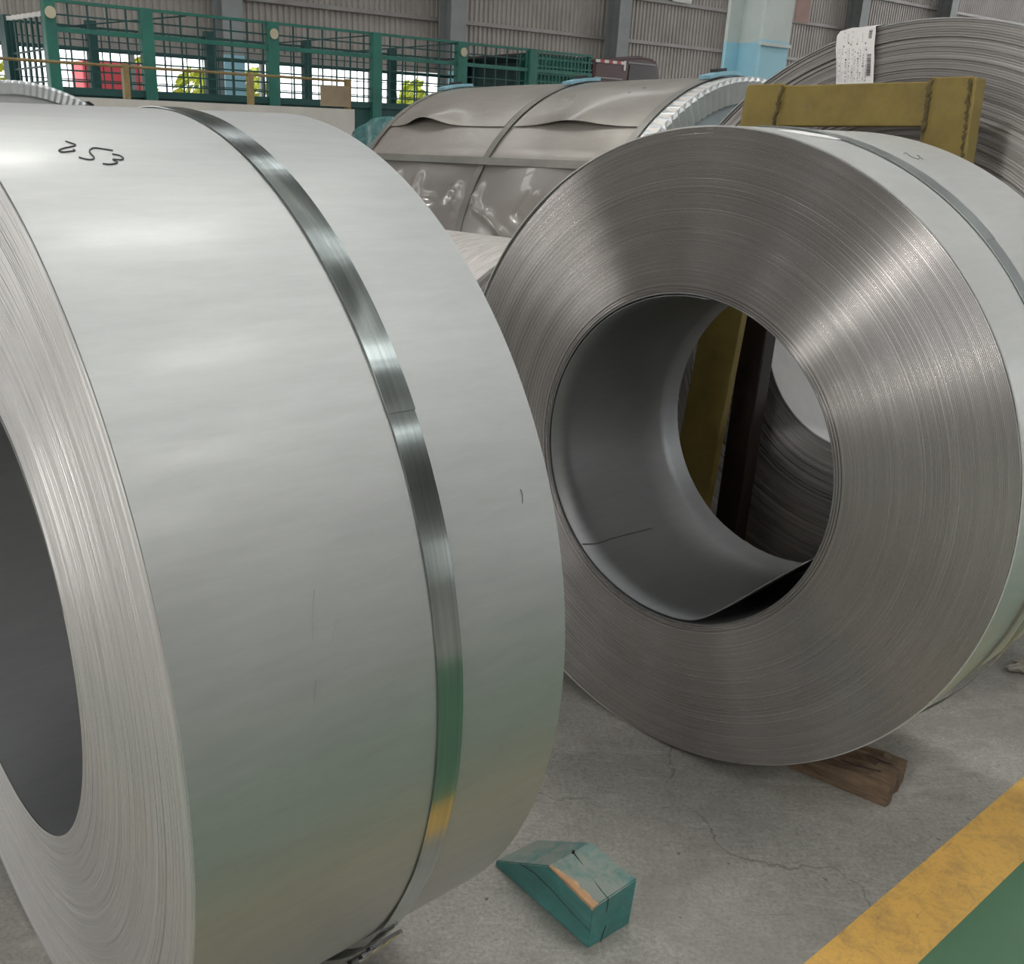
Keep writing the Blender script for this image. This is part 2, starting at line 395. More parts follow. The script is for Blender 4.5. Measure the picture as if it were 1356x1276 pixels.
# lamps added on the left hall wall for highlights on the right coil's face
for yy, zz, e_, nm in ((-16.4, 4.75, 300.0, 'above the nearer gateway'), (-17.5, 1.9, 70.0, 'low beside the nearer gateway'), (-5.5, 1.6, 130.0, 'beside the farther gateway')):
    m = NT('added_lamp_glow'); m.p.inputs['Emission Color'].default_value = (1.0, .97, .93, 1); m.p.inputs['Emission Strength'].default_value = e_
    p = wl(S0 + .52, yy); L = empty('added_lamp', (p.x, p.y, zz), WALL_AZ)
    tag(L, 'added lamp on the left hall wall %s, out of the picture' % nm, 'lamp', 'added lamps on the left wall')
    MB().box((0, -.30, -.02), (.10, .30, .34)).build('housing', MAT['column_grey'], L)
    MB().box((.10, -.28, 0), (.12, .28, .32)).build('light_panel', m.m, L)
    MB().box((-.40, -.03, .12), (0, .03, .20)).build('bracket', MAT['girt_steel'], L)

# ------------------------------------------------------------------ coils
def noise1(seed, n, amp=1.0):
    r = np.random.RandomState(seed); return (r.rand(n) - .5) * 2 * amp
def lap_face(name, r0, r1, N, segs, xoff, gaps, mat, parent, crown=.00012):
    """concentric strip edges seen end on; each lap is a raised rounded ring, gaps sink between them. xoff[N](theta)"""
    th = np.linspace(0, 2 * PI, segs, endpoint=False); c, s = np.cos(th), np.sin(th)
    p = (r1 - r0) / N; rows = []
    for i in range(N):
        rr = r0 + p * i; xo = xoff(i, th)
        for k, (fr, dx) in enumerate(((.04, crown * 1.2), (.45, 0.0), (.90, crown), (.985, gaps[i]))):
            rad = rr + p * fr if not (i == N - 1 and k == 3) else r1
            x = xo + dx if not (i == N - 1 and k == 3) else xo + .002
            rows.append(np.stack([x * np.ones_like(th), rad * c, rad * s], 1))
    V = np.concatenate(rows); n = len(rows)
    idx = np.arange(segs); nx = (idx + 1) % segs; F = []
    for j in range(n - 1):
        F.append(np.stack([j * segs + idx, (j + 1) * segs + idx, (j + 1) * segs + nx, j * segs + nx], 1))
    F = np.concatenate(F)
    me = bpy.data.meshes.new(name); me.from_pydata(V.tolist(), [], F.tolist()); me.update(); me.materials.append(mat)
    o = bpy.data.objects.new(name, me); COL.objects.link(o); o.parent = parent
    return o
def shell(name, R, x0, x1, t, mat, parent, zc=0.0, segs=256, a0=0, a1=2 * PI, inward=False, lift=None, nx=1):
    """a bent sheet of thickness t round the local X axis"""
    full = abs(a1 - a0 - 2 * PI) < 1e-6
    n = segs if full else segs + 1
    vs = []; fs = []
    xs = [x0 + (x1 - x0) * i / nx for i in range(nx + 1)]
    for side in (0, 1):
        for x in xs:
            for k in range(n):
                a = a0 + (a1 - a0) * k / segs
                r = R - (t if side else 0) + (lift(x, a) if lift else 0)
                vs.append((x, r * math.cos(a), r * math.sin(a)))
    m_ = (nx + 1) * n; K = segs
    def id_(side, i, k): return side * m_ + i * n + (k % n if full else k)
    for i in range(nx):
        for k in range(K):
            fs.append((id_(0, i, k), id_(0, i, k + 1), id_(0, i + 1, k + 1), id_(0, i + 1, k)))
            fs.append((id_(1, i, k), id_(1, i + 1, k), id_(1, i + 1, k + 1), id_(1, i, k + 1)))
    for k in range(K):
        fs.append((id_(0, 0, k), id_(1, 0, k), id_(1, 0, k + 1), id_(0, 0, k + 1)))
        fs.append((id_(0, nx, k), id_(0, nx, k + 1), id_(1, nx, k + 1), id_(1, nx, k)))
    if not full:
        for i in range(nx):
            for k in (0, K): fs.append((id_(0, i, k), id_(0, i + 1, k), id_(1, i + 1, k), id_(1, i, k)))
    me = bpy.data.meshes.new(name); me.from_pydata(vs, [], fs); me.update(); me.materials.append(mat)
    ns = 2 * nx * K; sm = [j < ns for j in range(len(me.polygons))]
    me.polygons.foreach_set('use_smooth', sm)
    o = bpy.data.objects.new(name, me); COL.objects.link(o); o.parent = parent; o.location = (0, 0, zc)
    bm = bmesh.new(); bm.from_mesh(me); bmesh.ops.recalc_face_normals(bm, faces=bm.faces[:]); 
    for e in bm.edges:
        if len(e.link_faces) == 2 and e.calc_face_angle(0) > .8: e.smooth = False
    bm.to_mesh(me); bm.free()
    return o
def ribbon(name, R, pts, w, mat, parent, zc):
    """a pen stroke lying on the coil: pts = (x, degrees)"""
    P = [Vector((x, math.radians(a) * R)) for x, a in pts]
    # smooth
    Q = []
    for i in range(len(P) - 1):
        p0, p1, p2, p3 = P[max(i - 1, 0)], P[i], P[i + 1], P[min(i + 2, len(P) - 1)]
        for k in range(5):
            t = k / 5
            Q.append(.5 * (2 * p1 + (p2 - p0) * t + (2 * p0 - 5 * p1 + 4 * p2 - p3) * t * t + (3 * p1 - p0 - 3 * p2 + p3) * t ** 3))
    Q.append(P[-1]); vs = []; fs = []
    for i, q in enumerate(Q):
        d = (Q[min(i + 1, len(Q) - 1)] - Q[max(i - 1, 0)]).normalized(); nrm = Vector((-d.y, d.x))
        for s_ in (-1, 1):
            e = q + nrm * w * s_ * .5; a = e.y / R
            for h in (.0003, .0011): vs.append((e.x, (R + h) * math.cos(a), (R + h) * math.sin(a)))
    for i in range(len(Q) - 1):
        b = 4 * i; c = b + 4
        fs += [(b + 1, c + 1, c + 3, b + 3), (b, b + 2, c + 2, c), (b, c, c + 1, b + 1), (b + 2, b + 3, c + 3, c + 2)]
    o = mesh_obj(name, vs, fs, mat, parent); o.location = (0, 0, zc); return o

def coil(name, x, y, az, R, r, w, N, segs, facemat, outer, bore, xoff, gaps, label, far_laps=True, lip=.003):
    t = empty(name, (x, y, 0), az); tag(t, label, 'steel coil')
    f = lap_face('lap_edges', r, R - .0025, N, segs, xoff, gaps, MAT[facemat], t); f.location = (0, 0, R); f['kind'] = 'stuff'
    if far_laps:
        ff = lap_face('lap_edges', r, R - .0025, 24, 96, lambda i, th: 0 * th - w + .003, [.003] * 24, MAT[facemat], t)
        ff.rotation_euler = (0, 0, PI); ff.location = (0, 0, R); ff['kind'] = 'stuff'
    shell('outer_lap', R, lip, w, .0025, MAT[outer], t, R, segs)
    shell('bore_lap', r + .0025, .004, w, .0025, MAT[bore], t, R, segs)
    return t

# --- coil A : big pale coil in front
RA, rA, wA = .6677, .3616, .5126
nA = 104; g = np.random.RandomState(3)
gA = np.where(g.rand(nA) < .16, .006, .0006 + g.rand(nA) * .0008)
offA = noise1(5, nA, .0005) + .0012 * np.sin(np.arange(nA) * .23)
phA = g.rand(nA) * 6.28; phA2 = g.rand(nA) * 6.28
def xoffA(i, th):
    u = i / nA
    return offA[i] + .0004 * np.sin(th * 2 + phA[i]) + .0018 * np.sin(th + 9 * u) + .0003 * np.sin(5 * th + phA2[i]) + .004
cA = coil('steel_coil', -.628, 1.281, .6715, RA, rA, wA, nA, 288, 'laps_pale', 'steel_pale', 'steel_bore', xoffA, gA,
          'large pale grey steel coil nearest the camera, marked 253, with one bright strap')
s1, s2 = .3065, .3430
def liftA(x, a):
    d = math.degrees(a) % 360; l = 0.0
    if 205 < d < 262: l = .014 * math.sin((d - 205) / 57 * PI) ** 1.5        # slack underneath
    return l + .0006 * math.sin(a * 23) * math.sin(a * 7)
stA = shell('strap', RA + .0024, s1, s2, .0012, MAT['strap_steel'], cA, RA, 360, 0, 2 * PI, lift=liftA)
shell('strap_overlap', RA + .0036, s1 - .0006, s2 + .0006, .001, MAT['strap_steel'], stA, 0, 60, math.radians(115.9), math.radians(148.0))
sb = MB()
for k, (aa, hh) in enumerate(((217.5, .012), (220.5, .016), (224.0, .017))):
    a = math.radians(aa); rr = RA + hh + .001
    c_, s_ = math.cos(a), math.sin(a)
    pts = []
    for dr in (0, .005):
        for (dx, da) in ((-.006, -.010), (s2 - s1 + .008, -.010), (s2 - s1 + .008, .012), (-.006, .012)):
            aa2 = a + da; pts.append((s1 + dx, (rr + dr) * math.cos(aa2), (rr + dr) * math.sin(aa2)))
    sb.hexa(pts)
sb.build('strap_seal', MAT['seal_steel'], stA)
MB().tube([(s1 - .004, (RA + .024) * math.cos(math.radians(d)), (RA + .024) * math.sin(math.radians(d))) if i else (s2 + .012, (RA + .016) * math.cos(math.radians(d)), (RA + .016) * math.sin(math.radians(d))) for i, d in enumerate((217.0, 221.5))], .0028).build('seal_pin', MAT['strap_steel'], stA)
dig2 = [(0.1012, 110.85), (0.1058, 111.24), (0.1089, 111.7), (0.102, 112.11), (0.0917, 112.52), (0.085, 112.99), (0.0874, 113.32), (0.0976, 113.12), (0.1029, 112.98)]
dig5 = [(0.1463, 112.86), (0.137, 112.56), (0.1274, 112.33), (0.1207, 112.76), (0.1174, 113.38), (0.1175, 114.42), (0.1129, 114.82), (0.1063, 114.72), (0.1009, 114.35)]
dig3 = [(0.1417, 113.64), (0.1486, 113.93), (0.1504, 114.52), (0.1459, 114.85), (0.1374, 114.74), (0.1399, 115.25), (0.1358, 115.59), (0.1287, 115.73), (0.1217, 115.6)]
for nm, d in (('2', dig2), ('5', dig5), ('3', dig3)):
    o = ribbon('handwritten_digit', RA, d, .0015, MAT['marker_ink'], cA, RA); o['label'] = 'handwritten black digit %s' % nm
ribbon('pen_mark', RA, [(.1018, 112.71), (.103, 112.89)], .0014, MAT['marker_ink'], cA, RA)
ribbon('pen_mark', RA, [(.4645, 157.89), (.4655, 158.52), (.463, 159.34)], .0009, MAT['pencil_ink'], cA, RA)

for q in (((.1669, 161.8), (.160, 163.9), (.155, 166.2)), ((.1524, 169.6), (.150, 170.6), (.1477, 171.6)), ((.186, 164.9), (.181, 165.8), (.177, 166.8))):
    ribbon('scuff_mark', RA, q, .0009, MAT['scuff_grey'], cA, RA)

# --- coil B : right, open bore
RB, rB, wB = .6697, .3550, .5139
nB = 112; g = np.random.RandomState(11)
gB = .0003 + g.rand(nB) * .0004; gB[[2, 4, 7, nB - 4]] = .006
offB = noise1(6, nB, .00012)
def xoffB(i, th):
    x = offB[i] + 0 * th + .004
    left = np.clip(-np.cos(th + PI), 0, 1) ** .6                    # +y side, seen on the left
    x = x + .0003 * left * math.sin(i * 1.9) + .0008 * left * math.sin(i * .31)
    if i >= nB - 4: x = x + .012 * left
    if i < 7: x = x + .0025 * (i % 2)
    return x
cB = coil('steel_coil', .539, 1.977, .7097, RB, rB, wB, nB, 320, 'laps_fine', 'steel_white', 'steel_bore', xoffB, gB,
          'steel coil on the right with its open bore and brushed dark end face showing', lip=.0085)
# strap of coil B, slack on the lower right
def liftB(x, a):
    d = math.degrees(a) % 360
    return .012 * max(0, math.sin((d - 165) / 60 * PI)) if 165 < d < 225 else 0.0
stB = shell('strap', RB + .0024, .166, .208, .0012, MAT['strap_dull'], cB, RB, 300, lift=liftB)
shell('strap_overlap', RB + .0036, .1655, .2085, .001, MAT['strap_dull'], stB, 0, 60, math.radians(90), math.radians(133))
MB_ = [(.054, 98.9), (.121, 99.4), (.215, 104.6), (.145, 104.7), (.0926, 103.0)]
pv = []
for h in (.0008, .002):
    for (x, a) in MB_: a = math.radians(a); pv.append((x, (RB + h) * math.cos(a), (RB + h) * math.sin(a)))
pp = mesh_obj('paper_scrap', pv, [(0, 1, 2, 3, 4), (9, 8, 7, 6, 5)] + [(k, 5 + k, 5 + (k + 1) % 5, (k + 1) % 5) for k in range(5)], MAT['white_paper'], cB); pp.location = (0, 0, RB)
pp['label'] = 'white paper scrap under the strap'
ribbon('pen_mark', RB, [(.284, 110.7), (.300, 110.45), (.288, 112.0), (.30, 112.8), (.325, 111.9), (.328, 111.3), (.315, 113.0)], .0016, MAT['pencil_ink'], cB, RB)
# loose inner tail: follows the bore then runs straight across to the other side
prof = []
for d in np.linspace(60, 258, 60):
    a = math.radians(180 - d); a = math.radians(d - 60)             # parameter only
rt_ = rB - .004
angs = [math.radians(x) for x in np.linspace(95, -106, 70)]          # +y (left) side round to the bottom
for a in angs: prof.append((rt_ * math.cos(a), rt_ * math.sin(a)))
y0, z0 = prof[-1]; y1, z1 = -.3235, -.117
for k in range(1, 25):
    t = k / 24; bow = -.020 * math.sin(t * PI) * (1 - t) ** 2.0
    prof.append((y0 + (y1 - y0) * t, z0 + (z1 - z0) * t + bow))
for _ in range(5):                                   # soften the bend
    prof = prof[:55] + [((prof[i - 1][0] + 2 * prof[i][0] + prof[i + 1][0]) / 4, (prof[i - 1][1] + 2 * prof[i][1] + prof[i + 1][1]) / 4) for i in range(55, len(prof) - 1)] + prof[-1:]
xs_ = np.linspace(.007, wB - .004, 7); tv = []; tf = []
npf = len(prof)
for x in xs_:
    for k, (yy, zz) in enumerate(prof):
        e = max(0, (k - 70) / 24.0)
        fy = yy + e * (x / wB) * .02; fz = zz - e * (x / wB) * .012
        tv.append((x, fy, fz))
for i in range(len(xs_) - 1):
    for k in range(npf - 1): tf.append((i * npf + k, i * npf + k + 1, (i + 1) * npf + k + 1, (i + 1) * npf + k))
tail = mesh_obj('loose_inner_tail', tv, tf, MAT['steel_bore'], cB, True); tail.location = (0, 0, RB)
sm = tail.modifiers.new('thickness', 'SOLIDIFY'); sm.thickness = .0025; sm.offset = 0

ribbon('grease_streak', .3485, [(.010, -48.9), (.055, -50.6), (.110, -50.8), (.167, -51.4), (.258, -52.5)], .0035, MAT['grease'], cB, RB)

# --- coil C : big coil behind the stand
RC, rC, wC = .805, .311, .38
nC = 88; g = np.random.RandomState(21)
gC = np.where(g.rand(nC) < .45, .012, .003); offC = noise1(8, nC, .005); phC = g.rand(nC) * 6.28
def xoffC(i, th): return offC[i] * (1 + .35 * np.sin(th * 2 + phC[i])) + .008 + .002 * np.sin(3 * th + phC[i])
cC = coil('steel_coil', 1.246, 2.705, .70, RC, rC, wC, nC, 224, 'laps_far', 'steel_pale', 'white_paper', xoffC, gC,  # white bore: brightness of light from the far end put into its colour
          'tall steel coil with uneven edges and a white printed label, behind the ochre stand')
lb = empty('shipping_label', (1.246, 2.705, 0), .70); tag(lb, 'white printed paper label with barcodes hanging on the tall back coil', 'label')
xl = -.006
lv = []; rows = [(.2212, .1182, 1.4646), (.2225, .1195, 1.475), (.229, .125, 1.52), (.2365, .131, 1.552), (.239, .1335, 1.583), (.231, .136, 1.600), ]
for h in (0, -.0008):
    for (ya, yb, z) in rows:
        for k in range(4): lv.append((xl + h + (.002 if z < 1.5 else 0), ya + (yb - ya) * k / 3, z if k else z - (.0 if z < 1.59 else .006)))
    for (dx, za) in ((.012, 1.612), (.05, 1.613)):
        for k in range(4):
            yy = .222 + (.112 - .222) * k / 3; lv.append((xl + h * 0 + dx, yy, RC + math.sqrt(max((RC + .002 + h) ** 2 - yy * yy, 0)) + .001))
nr = len(rows) + 2; lf = []
for s_ in (0, 1):
    b = s_ * nr * 4
    for i in range(nr - 1):
        for k in range(3):
            q = (b + i * 4 + k, b + (i + 1) * 4 + k, b + (i + 1) * 4 + k + 1, b + i * 4 + k + 1); lf.append(q if s_ else q[::-1])
mesh_obj('paper', lv, lf, MAT['white_paper'], lb)
# print: illegible rows, ticks and two barcodes, running along the paper
ink = MB(); pale = MB(); bar = MB(); gr = random.Random(4)
def lab(u, v):   # u 0..1 across (left to right), v 0..1 from bottom to top
    z = 1.468 + v * .13; t = v
    ya = .2225 + .0165 * min(t / .85, 1); yb = .1195 + .0145 * min(t / .85, 1)
    return ya + (yb - ya) * u, z
def mark(mb, u0, u1, v0, v1):
    (a0, z0), (a1, _), (b0, z1), (b1, _) = lab(u0, v0), lab(u1, v0), lab(u0, v1), lab(u1, v1)
    x0, x1 = xl - .0007, xl - .0016
    mb.hexa([(x0, a0, z0), (x0, a1, z0), (x1, a1, z0), (x1, a0, z0), (x0, b0, z1), (x0, b1, z1), (x1, b1, z1), (x1, b0, z1)])
for u in (.08, .17, .25, .34, .42, .50, .57, .64, .71, .78):
    v = .02
    while v < .63:
        dv = gr.uniform(.015, .05)
        if gr.random() < .68: mark(ink if u == .25 or gr.random() < .15 else pale, u, u + gr.uniform(.012, .03), v, min(v + dv * .75, .64))
        v += dv + .008
for u in (.2, .3, .42, .56, .68): 
    v = .74
    while v < .95:
        if gr.random() < .6: mark(pale, u, u + .016, v, v + .03)
        v += .045
for u, v in ((.19, .66), (.32, .72), (.38, .69), (.54, .695), (.76, .70)): mark(bar, u, u + .022, v, v + .034)
for (u0, u1, va, vb) in ((.83, .93, .12, .52), (.84, .92, .80, .95)):
    v = va
    while v < vb:
        h = gr.choice((.006, .010, .016)); mark(bar, u0, u1, v, v + h); v += h + gr.choice((.006, .009))
for u in (.04, .13, .30, .47, .60, .74, .81): mark(pale, u, u + .004, .01, .64)
for b_, n_, m_ in ((ink, 'text_print', 'print_ink'), (pale, 'form_print', 'pale_print'), (bar, 'barcode', 'print_ink')): b_.build(n_, MAT[m_], lb)['kind'] = 'stuff'

# --- ochre stand between the right coil and the tall coil
aB = Vector((math.cos(.7), math.sin(.7), 0))
st = empty('coil_stand', Vector((.539, 1.977, 0)) + aB * .75, .70)
tag(st, 'ochre painted steel frame stand between the right coil and the tall back coil', 'stand')
def slanted(name, yl0, yr0, yl1, yr1, z0, z1, x0, x1, mat, parent, bevel=.003):
    # yl/yr left/right lateral at bottom(0) and top(1)
    p = [(x0, yr0, z0), (x1, yr0, z0), (x1, yl0, z0), (x0, yl0, z0), (x0, yr1, z1), (x1, yr1, z1), (x1, yl1, z1), (x0, yl1, z1)]
    return MB().hexa(p).build(name, mat, parent, bevel=bevel)
OC = MAT['ochre_paint']
slanted('post', .535, .402, .424, .322, 0, 1.455, 0, .014, OC, st)
slanted('post', -.135, -.248, -.040, -.137, 0, 1.458, 0, .014, OC, st)
slanted('post_flange', .406, .397, .326, .318, 0, 1.452, 0, .030, OC, st)
slanted('post_flange', .540, .530, .429, .420, 0, 1.452, .0, .10, OC, st)
slanted('post_flange', -.240, -.250, -.137, -.147, 0, 1.455, -.004, .045, OC, st)
slanted('post_flange', -.133, -.143, -.038, -.048, 0, 1.452, .0, .10, OC, st)
MB().box((.002, -.05, 1.355), (.012, .335, 1.450)).build('cross_beam', OC, st, bevel=.003)
MB().box((.012, -.05, 1.442), (.09, .335, 1.450)).build('beam_flange', OC, st, bevel=.002)
MB().box((.012, -.05, 1.355), (.09, .335, 1.363)).build('beam_flange', OC, st, bevel=.002)
for y0, y1 in ((.425, .345), (-.21, -.13)):
    MB().box((.13, min(y0, y1), 0), (.19, max(y0, y1), 1.05)).build('rear_post', MAT['shaded_brown'], st, bevel=.004)
MB().box((.13, -.21, .02), (.19, .425, .10)).build('rear_rail', MAT['shaded_brown'], st, bevel=.004)
for y in (.42, -.235): MB().box((-.02, y, 0), (.26, y + .11, .05)).build('foot', OC, st, bevel=.004)
for (ya, za, yb, zb, n) in ((.322, 1.448, .333, 1.358, 26), (-.047, 1.455, -.052, 1.345, 30), (-.135, 1.45, -.158, 1.20, 46)):
    wb = MB(); gr = random.Random(n)
    for k in range(n):
        t = k / (n - 1); y = ya + (yb - ya) * t + gr.uniform(-.003, .003); z = za + (zb - za) * t; r = gr.uniform(.0026, .0055)
        vs = []
        for ph in (-.7, .0, .7):
            for q in range(6): vs.append((-.001 - r * .9 * math.cos(ph) * .6 - .0 + r * .3 * math.sin(q), y + r * math.cos(ph) * math.cos(q * PI / 3), z + r * math.cos(ph) * math.sin(q * PI / 3)))
        for v_i in range(6, 12): vs[v_i] = (vs[v_i][0] - r * .5, *vs[v_i][1:])
        wb.add(vs, [(a, (a + 1) % 6, 6 + (a + 1) % 6, 6 + a) for a in range(6)] + [tuple(range(6, 12))])
    wb.build('weld_bead', MAT['weld_bead'], st)

# --- wrapped coil D : brown film, three round straps, one lengthwise strap
RD = .772
D_AZ = -.916
cD = empty('wrapped_coil', (.748, 4.586, 0), D_AZ)
tag(cD, 'coil wrapped in brown film with blue strap buckles, lying across behind the two front coils', 'steel coil')
g = np.random.RandomState(5)
RIDGES = []
for P_ in (((-.39, 150.7), (-.38, 155.6), (-.355, 157.2), (-.26, 156.8)), ((-.18, 156.5), (-.155, 154), (-.125, 152.8), (-.094, 156.1), (-.088, 160)), ((.03, 152.2), (.027, 155.6), (.07, 159.1), (.155, 161), (.25, 165), (.36, 168)), ((.36, 154.0), (.32, 159.4)), ((-.55, 150), (-.5, 158), (-.42, 166))):
    for q0, q1 in zip(P_[:-1], P_[1:]): RIDGES.append((*q0, *q1, .010))
def filmlift(x, a):
    d = math.degrees(a)
    pil = .010 * math.sin((x + .86) / .78 * PI) ** 2
    cr = .006 * math.sin(7 * x + 3.1 * math.sin(d * .05)) * math.sin(d * .11 + 2 * x) if d > 140 else 0.0
    cr += .010 * math.exp(-((d - 160) / 9) ** 2) * math.sin(9 * x + d * .12) if d > 140 else 0
    if d > 146:
        for (xa, da, xb, db, h) in RIDGES:                       # sharp creases in the slack film below the strap
            L2 = (xb - xa) ** 2 + ((db - da) * .0135) ** 2
            t = max(0, min(1, ((x - xa) * (xb - xa) + (d - da) * (db - da) * .0135 ** 2) / L2))
            q = ((x - xa - t * (xb - xa)) ** 2 + ((d - da - t * (db - da)) * .0135) ** 2)
            cr += h * math.exp(-q / .020 ** 2)
    return pil * (.4 if d < 140 else 1.0) + cr
shell('film_wrap', RD, -.90, .70, .003, MAT['brown_film'], cD, RD, 220, math.radians(-110), math.radians(144.5), lift=filmlift, nx=64)
shell('slack_film', RD, -.90, .70, .003, MAT['brown_film_gloss'], cD, RD, 150, math.radians(144.5), math.radians(250), lift=filmlift, nx=90)
def flapedge(x, a):
    d = math.degrees(a); l = .006 + filmlift(x, a) * .6
    e = max(0.0, (d - 112) / 18.0)
    h = .045 * math.exp(-((x + .56) / .13) ** 2) + .026 * math.exp(-((x - .34) / .16) ** 2)
    return l + h * e ** 2.2
for x0, x1 in ((-.845, -.045), (.015, .685)):
    shell('film_flap', RD, x0, x1, .002, MAT['brown_film'], cD, RD, 60, math.radians(40), math.radians(130.4), lift=flapedge, nx=50)
for x in (-.862, -.015, .692):
    shell('round_strap', RD + .010, x - .018, x + .018, .002, MAT['film_strap'], cD, RD, 200)
def boxon(R, x0, x1, a0, a1, t, n=6):
    vs = []; fs = []
    for k in range(n + 1):
        a = math.radians(a0 + (a1 - a0) * k / n)
        for r in (R, R + t):
            for x in (x0, x1): vs.append((x, r * math.cos(a), r * math.sin(a)))
    for k in range(n):
        b = 4 * k; c = b + 4
        fs += [(b + 2, b + 3, c + 3, c + 2), (b, c, c + 1, b + 1), (b, b + 2, c + 2, c), (b + 1, c + 1, c + 3, b + 3)]
    fs += [(0, 1, 3, 2), (4 * n, 4 * n + 2, 4 * n + 3, 4 * n + 1)]
    return vs, fs
v_, f_ = boxon(RD + .016, -.90, .78, 143.3, 145.7, .004, 2)
o = mesh_obj('lengthwise_strap', v_, f_, MAT['film_strap'], cD); o.location = (0, 0, RD)
for x in (-.862, -.015, .692):
    v_, f_ = boxon(RD + .013, x - .026, x + .026, 91, 104, .012, 6); o = mesh_obj('buckle_pad', v_, f_, MAT['sky_blue_plastic'], cD); o.location = (0, 0, RD)
    v_, f_ = boxon(RD + .026, x - .034, x - .002, 94.5, 98.5, .010, 3); o2 = mesh_obj('buckle', v_, f_, MAT['black_plastic'], cD); o2.location = (0, 0, RD)
# corrugated end ring: fine pleats round the rim
def pleated_ring(parent, R, x, R_in, n=260, mat='corrugated_tin', depth=.012):
    vs = []; fs = []
    for k in range(2 * n):
        a = 2 * PI * k / (2 * n); e = depth * (k % 2)
        for (r, xx) in ((R + .004, x - .075), (R + .004 - e * .3, x), (R - .010 - e * .3, x + .012 - e), (R_in, x + .010 - e)):
            vs.append((xx, r * math.cos(a), r * math.sin(a)))
    m_ = 2 * n
    for k in range(m_):
        k2 = (k + 1) % m_
        for q in range(3): fs.append((4 * k + q, 4 * k2 + q, 4 * k2 + q + 1, 4 * k + q + 1))
    o = mesh_obj('pleated_end_ring', vs, fs, MAT[mat], parent); o.location = (0, 0, R); return o
pleated_ring(cD, RD, .774, RD - .085, 130)
def end_disc(parent, R, r, x, mat, name='end_board', t=.01):
    vs = []; fs = []; n = 96
    for xx in (x, x + t):
        for rr in (r, R):
            for k in range(n): a = 2 * PI * k / n; vs.append((xx, rr * math.cos(a), rr * math.sin(a)))
    for k in range(n):
        k2 = (k + 1) % n
        fs += [(k, n + k, n + k2, k2), (2 * n + k, 2 * n + k2, 3 * n + k2, 3 * n + k), (n + k, 3 * n + k, 3 * n + k2, n + k2), (k, k2, 2 * n + k2, 2 * n + k)]
    return vs, fs
v_, f_ = end_disc(cD, RD - .006, .36, .755, None); o = mesh_obj('end_board', v_, f_, MAT['blue_grey_board'], cD); o.location = (0, 0, RD)
v_, f_ = end_disc(cD, RD - .006, .36, -.90, None); o = mesh_obj('end_board', v_, f_, MAT['blue_grey_board'], cD); o.location = (0, 0, RD)
shell('edge_band', RD + .003, .70, .772, .003, MAT['white_film'], cD, RD, 200)
shell('bore_liner', .365, -.88, .76, .004, MAT['steel_bore'], cD, RD, 96)

# --- small bright coil E in the gap
RE = .513
cE = coil('steel_coil', .375, 2.937, D_AZ + PI, RE, .25, 1.0, 40, 128, 'laps_far', 'crinkled_foil', 'steel_bore',
          lambda i, th: .003 + .002 * math.sin(i * 2.3) + 0 * th, [.004] * 40, 'small bright steel coil glimpsed low in the gap before the film-wrapped coil')

# --- wrapped coil F at far left
RF = .768
dD = Vector((math.cos(D_AZ), math.sin(D_AZ), 0))
pF = Vector((-2.035, 5.2, 0)) - dD * .774
cF = empty('wrapped_coil', pF, D_AZ); tag(cF, 'grey wrapped coil with a pleated end ring, peeking over the front coil at far left', 'steel coil')
shell('film_wrap', RF, -.7, .74, .003, MAT['corrugated_tin'], cF, RF, 160)
pleated_ring(cF, RF, .774, RF - .06, 150, depth=.006)
v_, f_ = end_disc(cF, RF - .006, .36, .75, None); o = mesh_obj('end_board', v_, f_, MAT['corrugated_tin'], cF); o.location = (0, 0, RF)
v_, f_ = boxon(RF + .006, -.7, .79, 59.5, 61.8, .008, 2); o = mesh_obj('lengthwise_strap', v_, f_, MAT['black_plastic'], cF); o.location = (0, 0, RF)
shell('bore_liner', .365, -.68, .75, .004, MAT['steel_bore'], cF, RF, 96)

# --- coil G under a teal sheet
RG = .715
cG = empty('wrapped_coil', (-.22, 6.75, 0), .70); tag(cG, 'pale coil under a crumpled teal plastic sheet beyond the film-wrapped coil', 'steel coil')
shell('film_wrap', RG, 0, .9, .003, MAT['white_film'], cG, RG, 120)
v_, f_ = end_disc(cG, RG - .003, .34, 0, None); o = mesh_obj('end_board', v_, f_, MAT['white_film'], cG); o.location = (0, 0, RG)
v_, f_ = end_disc(cG, RG - .003, .34, .885, None); o = mesh_obj('end_board', v_, f_, MAT['white_film'], cG); o.location = (0, 0, RG)
gv = []; gf = []; na, nr_ = 60, 14
for i in range(nr_ + 1):                      # the sheet hangs down over the near end face, crumpled
    for k in range(na + 1):
        a = math.radians(10 + 165 * k / na); t = i / nr_
        if t < .5: x = .55 * (1 - 2 * t) - .012; r = RG + .012 + .012 * math.sin(9 * a + 5 * t)
        else: x = -.02 - .03 * abs(math.sin(11 * a + 4 * t)); r = RG + .012 - (t - .5) * 2 * (.20 + .07 * math.sin(6 * a))
        gv.append((x, r * math.cos(a), r * math.sin(a) * (1.0 if k else 1)))
for i in range(nr_):
    for k in range(na): gf.append((i * (na + 1) + k, i * (na + 1) + k + 1, (i + 1) * (na + 1) + k + 1, (i + 1) * (na + 1) + k))
ts = mesh_obj('teal_sheet_cover', gv, gf, MAT['teal_sheet'], cG, True); ts.location = (0, 0, RG)
sm = ts.modifiers.new('thickness', 'SOLIDIFY'); sm.thickness = .003
v_, f_ = end_disc(cG, RG - .275, RG - .295, -.012, None, t=.008); o = mesh_obj('stripe', v_, f_, MAT['red_stripe'], cG); o.location = (0, 0, RG)

